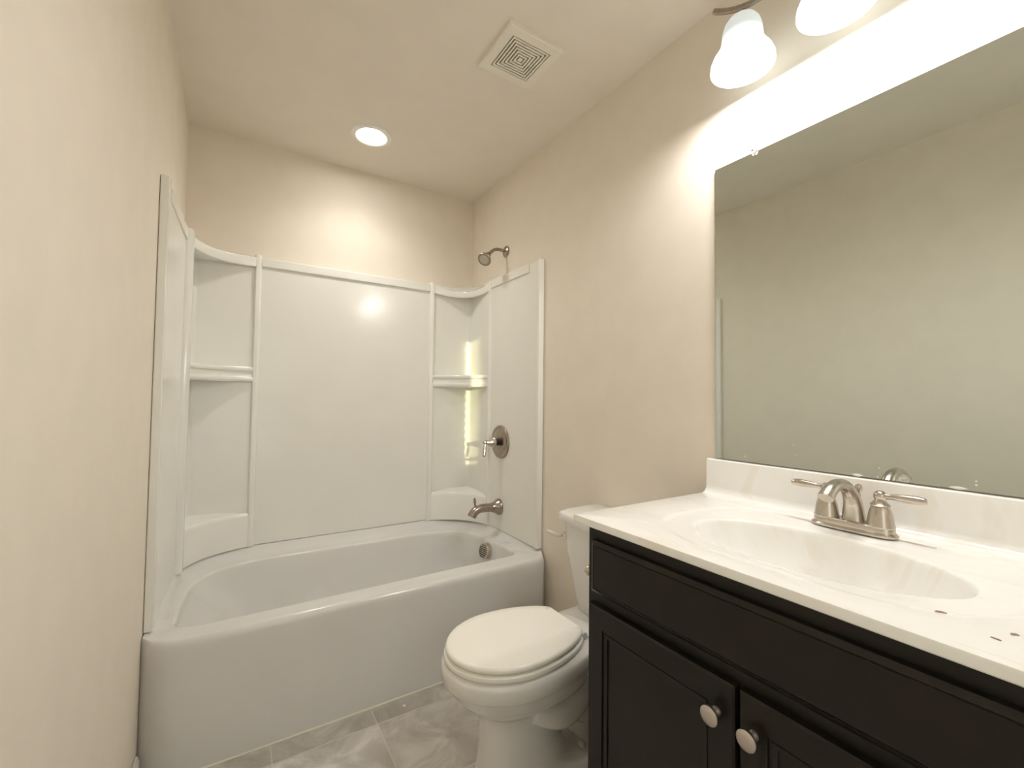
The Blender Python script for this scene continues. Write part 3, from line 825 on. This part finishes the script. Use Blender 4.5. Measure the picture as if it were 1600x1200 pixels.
# ------------------------------------------------------------------ mirror
MY0, MY1, MZ0, MZ1 = YV - 0.40, 0.680, 0.9765, 1.9057
def build_mirror():
    t = thing('wall_mirror', (1.518, YV, MZ0), 'large frameless wall mirror above the sink top', 'mirror')
    MB().box(1.5175, 1.5181, MY0 + 0.0006, MY1 - 0.0006, MZ0 + 0.0006, MZ1 - 0.0006).build('mirror_face', M_mirror, t)
    MB().box(1.5181, 1.5235, MY0, MY1, MZ0, MZ1).build('glass_backing', M_edge, t)
    # dabs of caulk and dried splashes low on the glass
    for (y0, y1, z, hz) in ((0.292, 0.318, 0.9795, 0.0035), (0.112, 0.142, 0.9795, 0.0035)):
        loops = []
        for k in range(9):
            u = k / 8
            r = max(math.sin(PI * u), 0.05)
            loops.append([(1.5176 - 0.0016 * r * max(math.cos(a), 0), y0 + (y1 - y0) * u, z + hz * r * math.sin(a)) for a in [2 * PI * j / 10 for j in range(10)]])
        o = MB().loft(loops).build('caulk_smear', M_crumb, t)
        o['label'] = 'small white smear of caulk'
    for (y, z, r) in ((0.585, 0.992, 0.0022), (0.445, 1.012, 0.0018), (0.45, 1.04, 0.0016), (0.265, 0.981, 0.0018), (0.10, 0.990, 0.002), (0.10, 0.998, 0.0016), (0.262, 1.003, 0.0015), (0.02, 1.0, 0.0016), (0.30, 0.9815, 0.0016)):
        o = MB().lathe([(r, 0.0), (r * 0.9, 0.0003), (r * 0.5, 0.0006), (0.0001, 0.0007)], axis_matrix((1.5175, y, z), (-1, 0, 0)), 10).build('dried_splash', M_crumb, t)
    return t
build_mirror()
def build_clip():
    t = MB().lathe([(0.0105, 0.0), (0.0105, 0.007), (0.008, 0.009), (0.001, 0.009)], axis_matrix((1.5173, 0.553, 1.907), (-1, 0, 0)), 6).build('mirror_clip', M_clear, None)
    tag(t, 'tiny clear plastic clip holding the top edge of the mirror', 'clip')
    s = MB().lathe([(0.0035, 0.0088), (0.0032, 0.0100), (0.001, 0.0104)], axis_matrix((1.5173, 0.553, 1.908), (-1, 0, 0)), 14).build('screw', M_chrome, None)
    s.parent = t
build_clip()

# ------------------------------------------------------------------ vanity light
LX = 1.402
def build_light():
    t = thing('vanity_light', (W, 0.275, 2.30), 'brushed nickel vanity light bar with bell-shaped frosted glass shades over the mirror', 'wall lamp')
    YS = (0.522, 0.292, 0.062)
    ZR = 2.095                      # rim of the shades
    MB().loft([[(x, y, z) for y, z in rrect(0.232, 0.352, 2.20, 2.32, 0.02)] for x in (W - 0.001, W - 0.022)] + [[(W - 0.027, y, z) for y, z in rrect(0.237, 0.347, 2.205, 2.315, 0.02)]]).build('back_plate', M_bronze, t)
    # wavy flat bar, swinging out from the wall at its ends
    ZB_ = 2.275
    path = []
    for k in range(61):
        y = 0.606 - 0.628 * k / 60
        e = max(abs(y - 0.292) - 0.165, 0) / 0.149
        path.append(Vector((LX, y, 2.2585 + 0.064 * e ** 1.9)))
    loops = []
    for i, p in enumerate(path):
        tg = (path[min(i + 1, 60)] - path[max(i - 1, 0)]).normalized()
        nn = Vector((0, -tg.z, tg.y))
        loops.append([p + Vector((b, 0, 0)) + nn * a for a, b in ((-0.0075, -0.0035), (-0.005, -0.0060), (0.005, -0.0060), (0.0075, -0.0035), (0.0075, 0.0035), (0.005, 0.0060), (-0.005, 0.0060), (-0.0075, 0.0035))])
    MB().loft(loops).box(LX, W - 0.02, 0.280, 0.304, 2.2515, 2.2655).build('bar', M_bronze, t)
    bp = []
    for y in YS:
        MB().lathe([(0.016, 0.0), (0.016, 0.004), (0.009, 0.008), (0.007, 0.018)], Matrix.Translation((LX, y, ZR + 0.1485)), 24).build('lamp_holder', M_bronze, t)
        out = [(0.0815, 0.0), (0.0825, 0.004), (0.0810, 0.018), (0.0750, 0.033), (0.0660, 0.047), (0.0580, 0.060), (0.0540, 0.074), (0.0525, 0.090), (0.0505, 0.108), (0.0455, 0.125), (0.0370, 0.138), (0.0260, 0.146), (0.0120, 0.1495)]
        inn = [(r - 0.0035, h - (0.003 if r < 0.05 else 0)) for r, h in reversed(out)]
        inn[-1] = (0.0790, 0.0)
        MB().lathe(out + inn + [out[0]], Matrix.Translation((LX, y, ZR)), 48, False, False).build('lamp_shade', M_shade, t, angle=60)
        MB().lathe([(0.012, 0.144), (0.012, 0.122), (0.018, 0.112), (0.0285, 0.095), (0.030, 0.082), (0.026, 0.068), (0.016, 0.060), (0.001, 0.057)], Matrix.Translation((LX, y, ZR)), 24).build('bulb', M_bulb, t)
        ld = bpy.data.lights.new('bulb_light', 'POINT')
        ld.energy = BULB_W
        ld.color = BULB_COLOR
        ld.shadow_soft_size = 0.028
        lo = bpy.data.objects.new('bulb_light', ld)
        COL.objects.link(lo)
        lo.location = (LX, y, ZR + 0.021)
    return t
build_light()

# ------------------------------------------------------------------ ceiling fittings
def build_downlight():
    cx, cy = 0.760, 2.031
    t = thing('recessed_light', (cx, cy, H), 'round white recessed ceiling light shining above the bathtub', 'ceiling light')
    MB().lathe([(0.097, 0.0), (0.097, -0.004), (0.094, -0.007), (0.080, -0.0095), (0.074, -0.0090), (0.0635, -0.0015)], Matrix.Translation((cx, cy, H)), 56, False, False).build('trim_ring', M_ring, t)
    MB().lathe([(0.0645, -0.0012), (0.063, -0.0035), (0.045, -0.0040), (0.001, -0.0042)], Matrix.Translation((cx, cy, H)), 48, True, True).build('lens', M_lens, t)
    ld = bpy.data.lights.new('downlight_beam', 'SPOT')
    ld.energy = DOWN_W
    ld.color = (1.0, 0.97, 0.91)
    ld.spot_size = math.radians(140)
    ld.spot_blend = 1.0
    ld.shadow_soft_size = 0.06
    lo = bpy.data.objects.new('downlight_beam', ld)
    COL.objects.link(lo)
    lo.location = (cx, cy, H - 0.010)
    return t
build_downlight()

def build_vent():
    cx, cy, hs = 1.097, 1.202, 0.1165
    t = thing('ceiling_vent', (cx, cy, H), 'square ivory bathroom fan grille with concentric slots on the ceiling', 'vent')
    def ring(prof, name, m, cap=False):
        loops = [[(cx - s, cy - s, z), (cx + s, cy - s, z), (cx + s, cy + s, z), (cx - s, cy + s, z)] for s, z in prof]
        return MB().loft(loops, cap0=False, cap1=cap).build(name, m, t, angle=25)
    z1 = H - 0.018
    ring([(hs, H), (hs, H - 0.014), (hs - 0.003, z1), (hs - 0.034, z1), (hs - 0.035, z1 + 0.003), (hs - 0.036, H - 0.002)], 'grille_frame', M_vent)
    a = hs - 0.0395
    step = 0.0115
    for k in range(6):
        s = a - k * step
        ring([(s, z1 + 0.007), (s, z1 + 0.001), (s - 0.0057, z1 + 0.001), (s - 0.0057, z1 + 0.007), (s, z1 + 0.007)], 'louver', M_vent)
    s = a - 6 * step
    ring([(s, z1 + 0.007), (s, z1 + 0.001), (s * 0.3, z1 + 0.001)], 'centre_plate', M_vent, True)
    MB().box(cx - hs + 0.03, cx + hs - 0.03, cy - hs + 0.03, cy + hs - 0.03, H - 0.0035, H - 0.0005).build('opening_shade_plate', M_void_shade, t)  # black plate stands for the shade inside the fan housing
    return t
build_vent()

# ------------------------------------------------------------------ small things
def build_paper_holder():
    t = thing('toilet_paper_holder', (1.034, VY1, 0.700), 'small nickel paper holder post on the far side of the dark cabinet', 'paper holder')
    MB().lathe([(0.020, 0.0), (0.020, 0.003), (0.016, 0.007), (0.010, 0.010)], axis_matrix((1.034, VY1 - 0.0006, 0.700), (0, 1, 0)), 28).build('wall_flange', M_nickel, t)
    MB().tube([(1.034, VY1 + 0.006, 0.700), (1.034, VY1 + 0.055, 0.700)], 0.007, 16).ball((1.034, VY1 + 0.062, 0.700), 0.0135).build('post', M_nickel, t)
build_paper_holder()

def flake(name, pts, z, h, m):
    """thin irregular chip"""
    if 'chip' in name:
        mx, my = sum(p[0] for p in pts) / len(pts), sum(p[1] for p in pts) / len(pts)
        pts = [(mx + (p[0] - mx) * 0.6, my + (p[1] - my) * 0.55) for p in pts]
    c = Vector((sum(p[0] for p in pts) / len(pts), sum(p[1] for p in pts) / len(pts)))
    lo = [[(p[0], p[1], z) for p in pts], [(p[0], p[1], z + h * 0.6) for p in pts], [(c.x + (p[0] - c.x) * 0.6, c.y + (p[1] - c.y) * 0.6, z + h) for p in pts]]
    return MB().loft(lo).build(name, m, None)
g = 'paint chips on the countertop'
tag(flake('paint_chip', [(1.046, 0.055), (1.054, 0.054), (1.058, 0.040), (1.055, 0.034), (1.052, 0.044), (1.048, 0.047)], HC + 0.0002, 0.0016, M_chip), 'brown paint chip on the sink top, the one nearest the basin', 'paint chip', g)
tag(flake('paint_chip', [(1.018, -0.004), (1.022, -0.004), (1.020, -0.020), (1.016, -0.022), (1.015, -0.014)], HC + 0.0002, 0.0012, M_chip), 'thin brown paint chip on the sink top, the one nearest its front edge', 'paint chip', g)
tag(flake('paint_chip', [(1.047, -0.018), (1.054, -0.016), (1.060, -0.024), (1.056, -0.030), (1.052, -0.023), (1.048, -0.024)], HC + 0.0002, 0.0016, M_chip), 'bent brown paint chip at the right edge of the sink top', 'paint chip', g)
tag(flake('crumb', [(0.784, 1.480), (0.791, 1.482), (0.797, 1.476), (0.790, 1.470), (0.785, 1.473)], 0.0002, 0.003, M_crumb), 'tiny white crumb on the floor tile at the foot of the bathtub', 'crumb')
bpy.context.view_layer.update()
